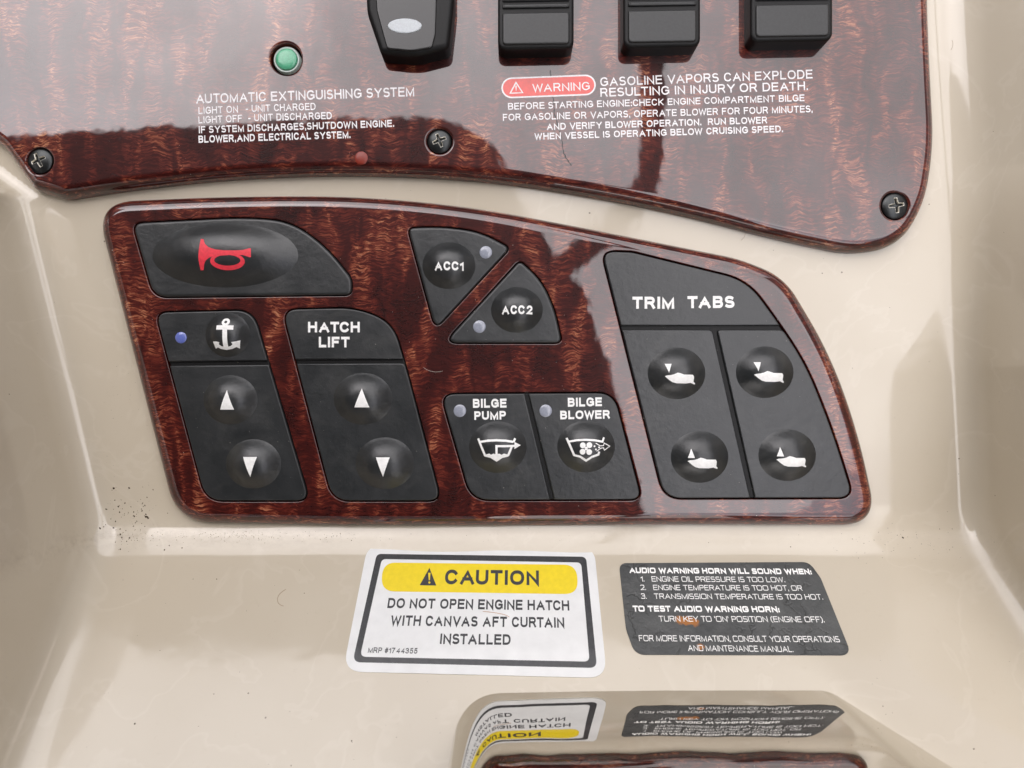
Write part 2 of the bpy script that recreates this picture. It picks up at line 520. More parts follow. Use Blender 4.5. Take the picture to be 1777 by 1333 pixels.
def make_gel():
    m, nt, N, L, b = new_mat('beige_gelcoat')
    n1 = noise(nt, coords(nt, 14), 1.0, 4, 0.5)
    n2 = noise(nt, coords(nt, 450), 1.0, 6, 0.75)
    c = mixc(nt, ramp(nt, n1, [(0.35, 0.0), (0.65, 1.0)]), (0.545, 0.478, 0.368), (0.592, 0.528, 0.418))
    c = mixc(nt, ramp(nt, n2, [(0.60, 0.0), (0.80, 0.30)]), c, (0.42, 0.33, 0.23))
    # tiny pits and grime dots
    vo = nt.nodes.new('ShaderNodeTexVoronoi'); vo.inputs['Scale'].default_value = 1.0; vo.inputs['Randomness'].default_value = 1
    L.new(coords(nt, 330), vo.inputs['Vector'])
    sep = nt.nodes.new('ShaderNodeSeparateColor'); L.new(vo.outputs['Color'], sep.inputs[0])
    dot = math_n(nt, 'LESS_THAN', vo.outputs['Distance'], math_n(nt, 'MULTIPLY', math_n(nt, 'POWER', sep.outputs[0], 14.0), 0.10))
    c = mixc(nt, math_n(nt, 'MULTIPLY', dot, 0.75), c, (0.10, 0.065, 0.04))
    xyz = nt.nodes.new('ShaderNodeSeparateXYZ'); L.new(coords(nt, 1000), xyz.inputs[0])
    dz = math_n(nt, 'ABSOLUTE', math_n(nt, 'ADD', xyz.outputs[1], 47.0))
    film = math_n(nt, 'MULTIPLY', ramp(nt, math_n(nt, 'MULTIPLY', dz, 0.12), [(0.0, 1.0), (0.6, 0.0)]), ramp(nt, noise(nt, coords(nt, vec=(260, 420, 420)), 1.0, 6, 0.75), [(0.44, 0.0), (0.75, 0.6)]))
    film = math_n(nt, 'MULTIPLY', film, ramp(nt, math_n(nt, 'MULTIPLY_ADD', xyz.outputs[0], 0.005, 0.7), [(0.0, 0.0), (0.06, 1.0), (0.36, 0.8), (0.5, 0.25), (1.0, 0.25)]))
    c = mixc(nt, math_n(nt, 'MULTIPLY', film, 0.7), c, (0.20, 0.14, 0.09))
    wm = noise(nt, coords(nt, 26), 1.0, 4, 0.55, 0.6)
    wm = ramp(nt, wm, [(0.47, 0.0), (0.495, 1.0), (0.505, 0.0)])
    c = mixc(nt, math_n(nt, 'MULTIPLY', wm, 0.16), c, (0.72, 0.66, 0.56))
    L.new(c, b.inputs['Base Color'])
    b.inputs['Roughness'].default_value = 0.42
    b.inputs['Specular IOR Level'].default_value = 0.35
    b.inputs['Coat Weight'].default_value = 1.0
    b.inputs['Coat IOR'].default_value = 1.6
    sm = noise(nt, coords(nt, 60), 1.0, 5, 0.6)
    L.new(ramp(nt, sm, [(0.35, 0.04), (0.7, 0.12)]), b.inputs['Coat Roughness'])
    w = noise(nt, coords(nt, 40), 1.0, 3, 0.5)
    bump(nt, w, 0.05, 0.003, b, 'Coat Normal')
    return m

def make_rubber():
    m, nt, N, L, b = new_mat('black_rubber')
    n1 = noise(nt, coords(nt, 120), 1.0, 5, 0.65)
    c = mixc(nt, ramp(nt, n1, [(0.35, 0.0), (0.75, 1.0)]), (0.015, 0.017, 0.018), (0.026, 0.028, 0.029))
    n2 = noise(nt, coords(nt, 1500), 1.0, 3, 0.7)
    c = mixc(nt, ramp(nt, n2, [(0.66, 0.0), (0.78, 0.5)]), c, (0.12, 0.12, 0.11))
    L.new(c, b.inputs['Base Color'])
    L.new(ramp(nt, n1, [(0.3, 0.33), (0.75, 0.42)]), b.inputs['Roughness'])
    b.inputs['Specular IOR Level'].default_value = 0.75
    p = bump(nt, noise(nt, coords(nt, 3800), 1.0, 2, 0.5), 0.3, 0.00003, b)
    bump(nt, noise(nt, coords(nt, 420), 1.0, 4, 0.6), 0.30, 0.00035, b, prev=p)
    sm2 = noise(nt, coords(nt, vec=(60, 90, 60)), 1.0, 5, 0.7, 0.8)
    c2 = mixc(nt, ramp(nt, sm2, [(0.52, 0.0), (0.75, 0.35)]), c, (0.075, 0.075, 0.070))
    L.new(c2, b.inputs['Base Color'])
    return m

def plain(name, col, rough=0.5, metal=0.0, spec=0.5, coat=0.0, nscale=None, amp=0.12, bmp=0.0):
    m, nt, N, L, b = new_mat(name)
    n = noise(nt, coords(nt, nscale or 400), 1.0, 5, 0.6)
    lo = tuple(q * (1 - amp) for q in col); hi = tuple(min(1, q * (1 + amp)) for q in col)
    L.new(mixc(nt, ramp(nt, n, [(0.3, 0.0), (0.7, 1.0)]), lo, hi), b.inputs['Base Color'])
    b.inputs['Roughness'].default_value = rough; b.inputs['Metallic'].default_value = metal
    b.inputs['Specular IOR Level'].default_value = spec; b.inputs['Coat Weight'].default_value = coat
    if bmp: bump(nt, n, 0.4, bmp, b)
    return m

M = {}
M['wood'] = make_wood(); M['gel'] = make_gel(); M['rubber'] = make_rubber()
M['white_print'] = plain('white_ink', (0.93, 0.93, 0.90), 0.5, spec=0.3, nscale=900, amp=0.08)
M['panel_print'] = plain('panel_white_ink', (0.86, 0.84, 0.84), 0.4, coat=0.3, nscale=900, amp=0.10)
M['red_print'] = plain('red_ink', (0.80, 0.045, 0.07), 0.5, nscale=900)
M['red_badge'] = plain('red_badge_ink', (0.72, 0.055, 0.04), 0.35, coat=0.8, nscale=900)
M['black_plastic'] = plain('black_plastic', (0.020, 0.021, 0.021), 0.42, spec=0.6, nscale=1500, amp=0.25, bmp=0.00002)
M['shaded_black'] = plain('black_plastic_shaded', (0.010, 0.010, 0.010), 0.45, spec=0.25, nscale=1500, amp=0.25)  # same black plastic, darkened to paint shade on switch sides and keypad grooves
M['dark_gloss'] = plain('dark_plastic', (0.012, 0.012, 0.012), 0.25, spec=0.6, nscale=700)
M['cavity'] = plain('cavity_black', (0.006, 0.006, 0.006), 0.9, spec=0.1)
M['lens_grey'] = plain('grey_lens', (0.30, 0.32, 0.38), 0.3, coat=1.0, nscale=2500)
M['lens_blue'] = plain('blue_lens', (0.13, 0.17, 0.50), 0.3, coat=1.0, nscale=2500)
M['lens_white'] = plain('white_lens', (0.52, 0.56, 0.58), 0.35, coat=0.2, nscale=2500)
M['green'] = plain('green_lens', (0.10, 0.42, 0.24), 0.3, coat=0.5, nscale=2500, amp=0.2)
M['lens_ring'] = plain('grey_ring', (0.34, 0.42, 0.38), 0.3, coat=0.6)
M['sticker_white'] = plain('white_vinyl', (0.80, 0.81, 0.80), 0.32, coat=0.35, nscale=160, amp=0.05)
M['sticker_black'] = plain('black_vinyl_ink', (0.040, 0.041, 0.044), 0.35, coat=0.3, nscale=900, amp=0.3)
M['yellow'] = plain('yellow_ink', (0.86, 0.66, 0.012), 0.35, coat=0.3, nscale=700, amp=0.05)
M['dirt'] = plain('dirt', (0.055, 0.035, 0.02), 0.9, nscale=3000, amp=0.5)
M['dust'] = plain('dust', (0.62, 0.58, 0.52), 0.9, nscale=3000, amp=0.3)
M['scuff'] = plain('scuff', (0.30, 0.30, 0.29), 0.7, nscale=900, amp=0.3)
M['fibre'] = plain('fibre', (0.30, 0.20, 0.12), 0.8)
M['fibre_rust'] = plain('rust_fibre', (0.50, 0.22, 0.07), 0.8)
M['resin'] = plain('red_resin', (0.24, 0.028, 0.014), 0.4, coat=0.1, nscale=800)
M['blocker'] = plain('blocker_black', (0.018, 0.016, 0.016), 0.85, nscale=900, amp=0.2)  # for the unseen sheet added behind the viewer
M['added_surround'] = plain('blocker_grey', (0.10, 0.085, 0.075), 0.85, nscale=300, amp=0.2)  # for the unseen light-blocking sheets added around the helm
M['tube'] = plain('dark_tube', (0.03, 0.02, 0.02), 0.5, nscale=60)

def make_chrome():
    m, nt, N, L, b = new_mat('polished_steel')
    b.inputs['Metallic'].default_value = 1.0
    n = noise(nt, coords(nt, 120), 1.0, 4, 0.6)
    L.new(mixc(nt, n, (0.70, 0.68, 0.645), (0.76, 0.74, 0.70)), b.inputs['Base Color'])
    L.new(ramp(nt, noise(nt, coords(nt, 300), 1.0, 5, 0.7), [(0.4, 0.02), (0.8, 0.05)]), b.inputs['Roughness'])
    bump(nt, noise(nt, coords(nt, vec=(40, 40, 20)), 1.0, 2, 0.5), 0.16, 0.0015, b)
    return m
M['chrome'] = make_chrome()

def make_label_black():
    m, nt, N, L, b = new_mat('worn_black_vinyl')
    v = coords(nt, 1000)
    n = noise(nt, v, 0.12, 5, 0.65, 0.4)
    c = mixc(nt, ramp(nt, n, [(0.35, 0.0), (0.7, 1.0)]), (0.050, 0.053, 0.053), (0.095, 0.098, 0.096))
    for (px, py, rr) in ((1180, 1077, 1.6), (1192, 1078, 1.7), (1204, 1080, 1.6), (1216, 1124, 1.25)):
        q = ledge(px, py) - SECTION_AUDIO
        d = nt.nodes.new('ShaderNodeVectorMath'); d.operation = 'DISTANCE'
        L.new(v, d.inputs[0]); d.inputs[1].default_value = tuple(q)
        f = math_n(nt, 'SUBTRACT', math_n(nt, 'ADD', d.outputs['Value'], math_n(nt, 'MULTIPLY_ADD', noise(nt, v, 0.8, 4, 0.7), 2.6, -1.3)), rr)
        c = mixc(nt, ramp(nt, math_n(nt, 'MULTIPLY', f, -0.8), [(0.0, 0.0), (0.6, 0.8)]), c, (0.45, 0.16, 0.02))
    L.new(c, b.inputs['Base Color'])
    b.inputs['Roughness'].default_value = 0.38
    vo = nt.nodes.new('ShaderNodeTexVoronoi'); vo.feature = 'DISTANCE_TO_EDGE'; vo.inputs['Scale'].default_value = 0.13
    va = nt.nodes.new('ShaderNodeVectorMath'); va.operation = 'ADD'
    wv = nt.nodes.new('ShaderNodeTexNoise'); wv.inputs['Scale'].default_value = 0.4; L.new(v, wv.inputs['Vector'])
    sc = nt.nodes.new('ShaderNodeVectorMath'); sc.operation = 'SCALE'; sc.inputs[3].default_value = 5.0; L.new(wv.outputs['Color'], sc.inputs[0])
    L.new(v, va.inputs[0]); L.new(sc.outputs[0], va.inputs[1]); L.new(va.outputs[0], vo.inputs['Vector'])
    cr = ramp(nt, vo.outputs['Distance'], [(0.0, 0.0), (0.05, 1.0)])
    gate = ramp(nt, noise(nt, v, 0.09, 2, 0.5), [(0.50, 1.0), (0.56, 0.0)])
    h = math_n(nt, 'MAXIMUM', cr, gate)
    p = bump(nt, h, 0.6, 0.0003, b)
    bump(nt, noise(nt, v, 0.5, 5, 0.7), 0.35, 0.0006, b, prev=p)
    return m
SECTION_AUDIO = ledge(1270, 1060)
M['label_black'] = make_label_black()

def make_screw_mat():
    m, nt, N, L, b = new_mat('blackened_screw')
    at = nt.nodes.new('ShaderNodeAttribute'); at.attribute_name = 'wear'
    n = noise(nt, coords(nt, 1500), 1.0, 4, 0.7)
    w = ramp(nt, math_n(nt, 'ADD', at.outputs['Fac'], math_n(nt, 'MULTIPLY_ADD', n, 0.5, -0.3)), [(0.35, 0.0), (0.6, 1.0)])
    L.new(mixc(nt, w, (0.055, 0.058, 0.058), (0.85, 0.82, 0.72)), b.inputs['Base Color'])
    b.inputs['Metallic'].default_value = 0.85
    b.inputs['Roughness'].default_value = 0.34
    return m
M['screw'] = make_screw_mat()

# ------------------------------------------------------------------ the gelcoat helm moulding (pocket with rounded inside corners)
PL = []
def add_plane(p, n):
    n = np.array(n, float); n /= np.linalg.norm(n); PL.append((np.array(p, float), n))
add_plane((0, 0, 0), (0, 0, 1))                                   # face
add_plane((0, LEDGE_Y, 0), (0, 1, 1))                             # ledge
def wall_through(a, b, c, inside):
    a, b, c = (np.array(q, float) for q in (a, b, c)); n = np.cross(b - a, c - a)
    if np.dot(n, np.array(inside) - a) < 0: n = -n
    add_plane(a, n)
wall_through((-159, 75, 0), (-129.5, -46.5, 0), tuple(ledge(22, 1333)), (0, 0, 60))
wall_through((136.5, 120, 0), (145.5, -46.5, 0), tuple(ledge(1790, 1075)), (0, 0, 60))
def smin(a, b, k):
    h = np.clip(0.5 + 0.5 * (b - a) / k, 0, 1)
    return b * (1 - h) + a * h - k * h * (1 - h)
def Ff(p):
    d = [((p - q) * n).sum(-1) for q, n in PL]
    f = smin(d[0], d[1], 7.0)
    yy = np.maximum(0, p[..., 1] - 58)
    w = np.minimum(d[2] + 1.1 * yy, d[3] + 0.75 * np.maximum(0, p[..., 2]) * np.clip((p[..., 1] - 5) / 60, 0, 1))
    g = smin(f, w, 8.0)
    # faint hand-laid waviness
    x, y = p[..., 0], p[..., 1]
    g = g + 0.10 * np.sin(x * 0.055 + 1.3) * np.sin(y * 0.06 + 0.4) + 0.05 * np.sin(x * 0.14 + y * 0.09)
    return g
def trace(o, d, n=130):
    t = np.zeros(d.shape[:-1])
    for _ in range(n): t = t + Ff(o + d * t[..., None]) * 0.7
    return o + d * t[..., None]
def build_moulding():
    C = np.array((0.0, 10.0, 120.0))
    nu, nv = 420, 400
    a = np.linspace(-math.radians(68), math.radians(68), nu); b = np.linspace(-math.radians(64), math.radians(64), nv)
    A, B = np.meshgrid(a, b)
    d = np.stack((np.tan(A), np.tan(B), -np.ones_like(A)), -1); d /= np.linalg.norm(d, axis=-1, keepdims=True)
    p = trace(C, d)
    ok = (p[..., 2] < 66 - 30 * np.clip((p[..., 1] + 20) / 60, 0, 1)) & (p[..., 1] < 190)
    idx = -np.ones(ok.shape, int); idx[ok] = np.arange(ok.sum())
    f = []
    for j in range(nv - 1):
        for i in range(nu - 1):
            q = (idx[j, i], idx[j, i + 1], idx[j + 1, i + 1], idx[j + 1, i])
            if min(q) >= 0: f.append(tuple(int(w) for w in q))
    me = bpy.data.meshes.new('m'); me.from_pydata(p[ok].tolist(), [], f); me.update()
    o = link(me, 'helm_moulding', M['gel'])
    s = o.modifiers.new('thickness', 'SOLIDIFY'); s.thickness = 0.004; s.offset = -1
    o['kind'] = 'structure'
    o['label'] = 'glossy beige gelcoat helm moulding with a recessed face and sloping ledge'
    return o
moulding = build_moulding()
def on_gel(x, y):
    d = np.array(((x - 888.5) * K, -(y - 666.5) * K, -D)); d /= np.linalg.norm(d)
    p = trace(np.array((0.0, 0.0, D)), d[None, :], 140)[0]
    e = 0.05; g = np.array([Ff((p + e * v)[None, :])[0] - Ff((p - e * v)[None, :])[0] for v in np.eye(3)]); g /= np.linalg.norm(g)
    return Vector(p), Vector(g)

# ------------------------------------------------------------------ lower burl switch panel
ZT = 5.0          # top of the burl plates
pads = {
 'horn': [(230, 387, 17), (420, 377, 999), (505, 383, 9999), (568, 428, 9999), (613, 484, 30), (613, 514, 14), (268, 518, 34)],
 'anchor': [(270, 541, 20), (442, 537, 42), (541, 870, 20), (358, 870, 42)],
 'hatch': [(489, 536, 24), (620, 533, 9999), (684, 560, 9999), (708, 640, 9999), (768, 870, 20), (577, 870, 42)],
 'acc1': [(706, 395, 12), (770, 393, 9999), (834, 402, 9999), (888, 431, 11), (755, 575, 13)],
 'acc2': [(902, 451, 11), (940, 486, 9999), (963, 534, 9999), (977, 597, 12), (768, 597, 13)],
 'bilge': [(763, 682, 22), (1066, 680, 40), (1115, 868, 18), (817, 869, 45)],
 'trim': [(1041, 435, 24), (1096, 437, 60), (1296, 486, 160), (1345, 552, 9999), (1396, 628, 9999), (1442, 740, 9999), (1481, 865, 22), (1150, 866, 42)],
}
panel_out = [(157, 347, 58), (400, 336, 9999), (620, 336, 9999), (820, 355, 9999), (1020, 393, 9999), (1286, 446, 300), (1366, 478, 9999), (1446, 612, 9999), (1496, 752, 9999), (1531, 915, 54), (1200, 914, 100), (900, 915, 0), (600, 915, 0), (301, 909, 80), (232, 640, 0)]
lp = empty('switch_panel', P(850, 640, 0), 'curved red-brown burl plate carrying the black rubber keypads, between warning panel and stickers', 'switch panel')
out = rpoly(panel_out, 14, step=14)
holes = [rpoly(v, 8, step=14) for v in pads.values()]
me = slab(out, ZT, 0.02, 4.4, 4.5, 14, holes_px=holes, hbev=0.28, zref=4.0)
# outline above was taken at z=4; holes too, so lift is negligible
burl = link(me, 'burl_plate', M['wood'], lp)
def shrink(pl, d):
    q = pl if area(pl) > 0 else pl[::-1]
    return inset(q, d)
for k, v in pads.items():
    c = link(slab(shrink(rpoly(v, 8, step=14), 0.3), 2.6, 0.4, 0.05, 0.05, 1, zref=4.0), 'cavity_floor', M['cavity'], lp)
GAP = 1.7
PADZ = 5.75
pad_obj = {}
def pad(key, secs=None, label=None):
    o = shrink(rpoly(pads[key], 8, step=10), GAP)
    if not secs:
        ob = link(slab(o, PADZ, 2.7, 0.75, 0.75, 6, zref=4.6, support=0.3), 'keypad', M['rubber'], lp)
    else:
        ob = link(slab(o, PADZ - 0.9, 2.7, 0.3, 0.3, 3, zref=4.6, support=0.3), 'keypad', M['shaded_black'], lp)  # groove floor in the darker black, its shade painted in
        for s in secs:
            link(slab(s, PADZ, PADZ - 0.91, 0.36, 0.5, 5, zref=4.6, support=0.12), 'key_section', M['rubber'], ob)
    if label: ob['label'] = label
    pad_obj[key] = ob
    return ob

def clip(poly, a, b, keep, soft=True):
    """keep the part of the px outline on one side of the line a-b ('keep' is a point on that side)"""
    ax, ay = a; bx, by = b
    f = lambda p: (bx - ax) * (p[1] - ay) - (by - ay) * (p[0] - ax)
    s = 1 if f(keep) > 0 else -1
    res = []
    for i in range(len(poly)):
        p, q = poly[i - 1], poly[i]; fp, fq = f(p) * s, f(q) * s
        if (fp > 0) != (fq > 0):
            t = fp / (fp - fq); res.append((p[0] + (q[0] - p[0]) * t, p[1] + (q[1] - p[1]) * t))
        if fq > 0: res.append(q)
    out = []
    for p in res:
        if not out or math.hypot(p[0] - out[-1][0], p[1] - out[-1][1]) > 1.2: out.append(p)
    if not soft: return out
    n = len(out); fin = []
    for i in range(n):
        A_, B_, C_ = Vector(out[i - 1]), Vector(out[i]), Vector(out[(i + 1) % n])
        if (A_ - B_).angle(C_ - B_) < math.radians(125) and (A_ - B_).length > 6.5 and (C_ - B_).length > 6.5:
            u = (A_ - B_).normalized(); v = (C_ - B_).normalized()
            for t in (0.0, 0.5, 1.0):
                w = (B_ + u * 6) * (1 - t) ** 2 + B_ * 2 * t * (1 - t) + (B_ + v * 6) * t * t
                fin.append(tuple(w))
        else: fin.append(out[i])
    return fin
full = {k: shrink(rpoly(v, 8, step=6), GAP + 0.4) for k, v in pads.items()}
pad('horn', label='wide black horn keypad with red trumpet symbol')
pad('acc1'); pad('acc2')
pad('anchor', [clip(full['anchor'], (200, 629), (600, 625), (380, 560)), clip(full['anchor'], (200, 636), (600, 632), (400, 800))], 'black anchor keypad with blue lens and two arrow keys')
pad('hatch', [clip(full['hatch'], (400, 625), (800, 623), (560, 560)), clip(full['hatch'], (400, 632), (800, 630), (640, 800))])
pad('bilge', [clip(full['bilge'], (910, 683), (955, 868), (850, 780)), clip(full['bilge'], (917, 683), (962, 868), (1050, 780))])
tl = clip(full['trim'], (1000, 573), (1500, 573), (1250, 700), False)
pad('trim', [clip(full['trim'], (1000, 566), (1500, 565), (1150, 500)),
             clip(tl, (1234, 570), (1301, 866), (1180, 700)), clip(tl, (1242, 570), (1309, 866), (1400, 700))], 'large black keypad with four boat symbol keys')

S = Flat(PADZ)
SD = Flat(PADZ + 3.2)
def dome(key, cx, cy, rx, ry, h=3.6):
    d = dome_f(cx, cy, rx, ry, h, PADZ)
    link(dome_mesh(d, PADZ), 'button', M['rubber'], pad_obj[key])
    return d[0]
def lens(key, cx, cy, r, mat):
    c = P(cx, cy, PADZ); R = r * K * (D - PADZ) / D; seg = 36
    vs = [(c.x, c.y, PADZ + 0.32)]; fs = []
    prof = [(0.25, 0.31), (0.5, 0.27), (0.75, 0.18), (0.9, 0.08), (1.0, -0.1)]
    for t, z in prof:
        for s in range(seg):
            a = 2 * math.pi * s / seg; vs.append((c.x + R * t * math.cos(a), c.y + R * t * math.sin(a), PADZ + z))
    for s in range(seg): fs.append((0, 1 + s, 1 + (s + 1) % seg))
    for k in range(len(prof) - 1):
        a0 = 1 + k * seg; b0 = a0 + seg
        for s in range(seg): fs.append((a0 + s, b0 + s, b0 + (s + 1) % seg, a0 + (s + 1) % seg))
    link(from_data(vs, fs), 'indicator_lens', mat, pad_obj[key])

# horn
d = dome('horn', 391, 443, 124, 55, 4.4)
Z4 = lambda pts: [(220 + x / 4.4425, 370 + y / 4.4425) for x, y in pts]
body = Z4([(575, 200), (598, 203), (604, 222), (612, 240), (640, 266), (670, 278), (700, 286), (760, 292), (850, 292), (905, 288), (935, 279), (950, 273), (963, 275), (963, 342), (948, 342), (935, 337), (905, 328), (850, 325), (700, 335), (670, 340), (645, 350), (620, 368), (604, 396), (598, 425), (592, 440), (568, 440), (566, 400), (562, 340)])
ring = (Z4(circle(785, 374, 131, 48, 67)), [Z4(circle(785, 368, 99, 48, 40))])
print_shapes('horn_symbol', [(body, []), ring], SD, M['red_print'], pad_obj['horn'], drape=d)
# accessories
d = dome('acc1', 779, 461, 45, 40, 3.6); text('ACC1', (754, 469.5), (804.5, 469.5), 15.5, SD, M['white_print'], pad_obj['acc1'], 0.25, drape=d)
lens('acc1', 843, 438, 11.5, M['lens_grey'])
d = dome('acc2', 897, 538, 44, 39, 3.6); text('ACC2', (870.7, 545.5), (924, 545.5), 15.5, SD, M['white_print'], pad_obj['acc2'], 0.25, drape=d)
lens('acc2', 832, 567, 11.5, M['lens_grey'])
# anchor
d = dome('anchor', 395, 581, 38, 38, 3.4)
anch = Z4([(655, 988), (690, 990), (712, 995), (705, 1010), (722, 1024), (739, 1028), (739, 898), (688, 898), (688, 864), (739, 864), (739, 856), (775, 856), (775, 864), (818, 864), (818, 898), (775, 898), (775, 1028), (792, 1024), (808, 1010), (800, 993), (830, 988), (862, 978), (850, 1042), (830, 1030), (800, 1045), (757, 1053), (712, 1045), (690, 1034), (668, 1044)])
print_shapes('anchor_symbol', [(anch, []), (Z4(circle(757, 838, 30, 28)), [Z4(circle(757, 838, 11, 20))])], SD, M['white_print'], pad_obj['anchor'], drape=d)
lens('anchor', 314, 586, 10.5, M['lens_blue'])
def tri_up(key, c, w, h, d):
    print_shapes('arrow_symbol', [([(c[0], c[1] - h), (c[0] + w, c[1]), (c[0] - w, c[1])], [])], SD, M['white_print'], pad_obj[key], drape=d)
def tri_dn(key, c, w, h, d):
    print_shapes('arrow_symbol', [([(c[0], c[1] + h), (c[0] - w, c[1]), (c[0] + w, c[1])], [])], SD, M['white_print'], pad_obj[key], drape=d)
tri_up('anchor', (394, 711), 12, 34, dome('anchor', 400, 694, 46, 42))
tri_dn('anchor', (434, 793), 12, 35, dome('anchor', 440, 805, 47, 42))
tri_up('hatch', (628, 707), 13, 33, dome('hatch', 630, 692, 50, 44))
tri_dn('hatch', (664.5, 793.6), 12, 34, dome('hatch', 668, 804, 50, 44))
text('HATCH', (534.6, 577), (624.4, 577), 18.5, S, M['white_print'], pad_obj['hatch'], 0.245)
text('LIFT', (553.3, 603), (606.8, 603), 18.5, S, M['white_print'], pad_obj['hatch'], 0.245)
# bilge
text('BILGE', (820.8, 707.9), (879, 707.5), 15.6, S, M['white_print'], pad_obj['bilge'], 0.245)
text('PUMP', (823.2, 728.8), (878, 728), 15, S, M['white_print'], pad_obj['bilge'], 0.245)
text('BILGE', (985.5, 706), (1044.6, 705), 15.5, S, M['white_print'], pad_obj['bilge'], 0.245)
text('BLOWER', (972.3, 727.9), (1058.8, 726.5), 15, S, M['white_print'], pad_obj['bilge'], 0.245)
lens('bilge', 798, 713, 11.5, M['lens_grey']); lens('bilge', 947, 713, 11.5, M['lens_grey'])
ZB = lambda pts: [(760 + x / 4.936, 670 + y / 4.936) for x, y in pts]
d = dome('bilge', 864, 776, 49, 44)
pump = [stroke([(342, 452), (405, 600)], 19), stroke([(662, 450), (647, 482)], 19), stroke([(362, 480), (430, 468), (500, 464), (580, 468), (648, 480)], 19),
        stroke([(634, 516), (600, 598)], 19), [(398, 604), (412, 586), (440, 578), (455, 588), (475, 578), (500, 584), (525, 578), (545, 588), (565, 578), (596, 586), (604, 604), (552, 616), (502, 650), (450, 616)],
        stroke([(502, 590), (502, 514), (660, 514)], 19), [(655, 480), (710, 510), (655, 542)]]
print_shapes('pump_symbol', [(ZB(p), []) for p in pump], SD, M['white_print'], pad_obj['bilge'], drape=d)
d = dome('bilge', 1017, 775, 49, 44)
fan = [stroke([(1105, 448), (1170, 598)], 19), stroke([(1125, 478), (1190, 464), (1265, 460), (1340, 464), (1412, 478), (1426, 442)], 17),
       stroke([(1165, 592), (1220, 606), (1270, 640), (1320, 606), (1374, 588), (1382, 562)], 19)]
for (fx, fy) in ((1240, 507), (1296, 505), (1238, 562), (1294, 564)): fan.append(circle(fx, fy, 25, 18))
fan.append([(1255, 520), (1280, 518), (1282, 548), (1256, 550)])
for (fx, fy) in ((1340, 515), (1380, 525), (1352, 542)): fan.append(circle(fx, fy, 8, 10))
fan.append(stroke([(1350, 488), (1388, 512), (1420, 512), (1426, 490), (1478, 519), (1428, 552), (1420, 530), (1396, 532), (1358, 558)], 7))
print_shapes('blower_symbol', [(ZB(p), []) for p in fan], SD, M['white_print'], pad_obj['bilge'], drape=d)
# trim tabs
text('TRIM', (1097.5, 536), (1170, 536), 21, S, M['white_print'], pad_obj['trim'], 0.245)
text('TABS', (1193, 535), (1274.5, 534.5), 21, S, M['white_print'], pad_obj['trim'], 0.245)
ZR = lambda pts, dx=0, dy=0: [(1100 + (x + dx) / 4.759, 570 + (y + dy) / 4.759) for x, y in pts]
boat = [(257, 395), (275, 388), (305, 385), (332, 378), (360, 365), (382, 370), (412, 381), (490, 383), (500, 400), (498, 440), (515, 456), (509, 464), (472, 450), (430, 455), (350, 453), (318, 444), (290, 425)]
for (cx, cy, dx, dy, up) in ((1174, 648, 0, 0, 0), (1327, 646, 738, -13, 0), (1214, 793, 188, 701, 1), (1366, 790, 923, 688, 1)):
    d = dome('trim', cx, cy, 49, 44)
    tri = [(257, 292), (311, 292), (290, 366)] if not up else [(287, 292), (314, 369), (259, 369)]
    print_shapes('boat_symbol', [(ZR(boat, dx, dy), []), (ZR(tri, dx, dy), [])], SD, M['white_print'], pad_obj['trim'], drape=d)

# ------------------------------------------------------------------ upper burl panel
up = empty('warning_panel', P(850, 150, 0), 'large glossy burl dash panel with white warning text, rocker switches and three screws', 'dash panel')
up_out = [(-420, 120, 60), (-80, 195, 200), (2, 256, 40), (54, 328, 26), (108, 343, 50), (200, 328, 9999), (400, 305, 9999), (600, 299, 9999), (760, 304, 9999), (900, 317, 9999), (1060, 343, 9999), (1200, 372, 9999), (1360, 414, 9999), (1486, 440, 9999), (1568, 424, 9999), (1612, 352, 9999), (1628, 250, 9999), (1618, 60, 9999), (1610, -300, 60), (700, -420, 60), (-420, -420, 60)]
SC = [(71, 280, 22.5), (763, 246, 21.5), (1552, 358, 23.5)]
LED = (497, 103)
hl = [circle(x, y, r + 0.6, 40) for x, y, r in SC] + [circle(LED[0], LED[1], 27, 44)]
plate = link(slab(rpoly(up_out, 14, step=16), ZT, 0.02, 3.6, 4.4, 14, holes_px=hl, hbev=0.62, zref=4.4), 'burl_plate', M['wood'], up)
for h in hl:
    link(slab([(p[0], p[1]) for p in shrink(h, 0.3)], 1.6, 0.3, 0.05, 0.05, 1, zref=4.4), 'hole_floor', M['cavity'], up)
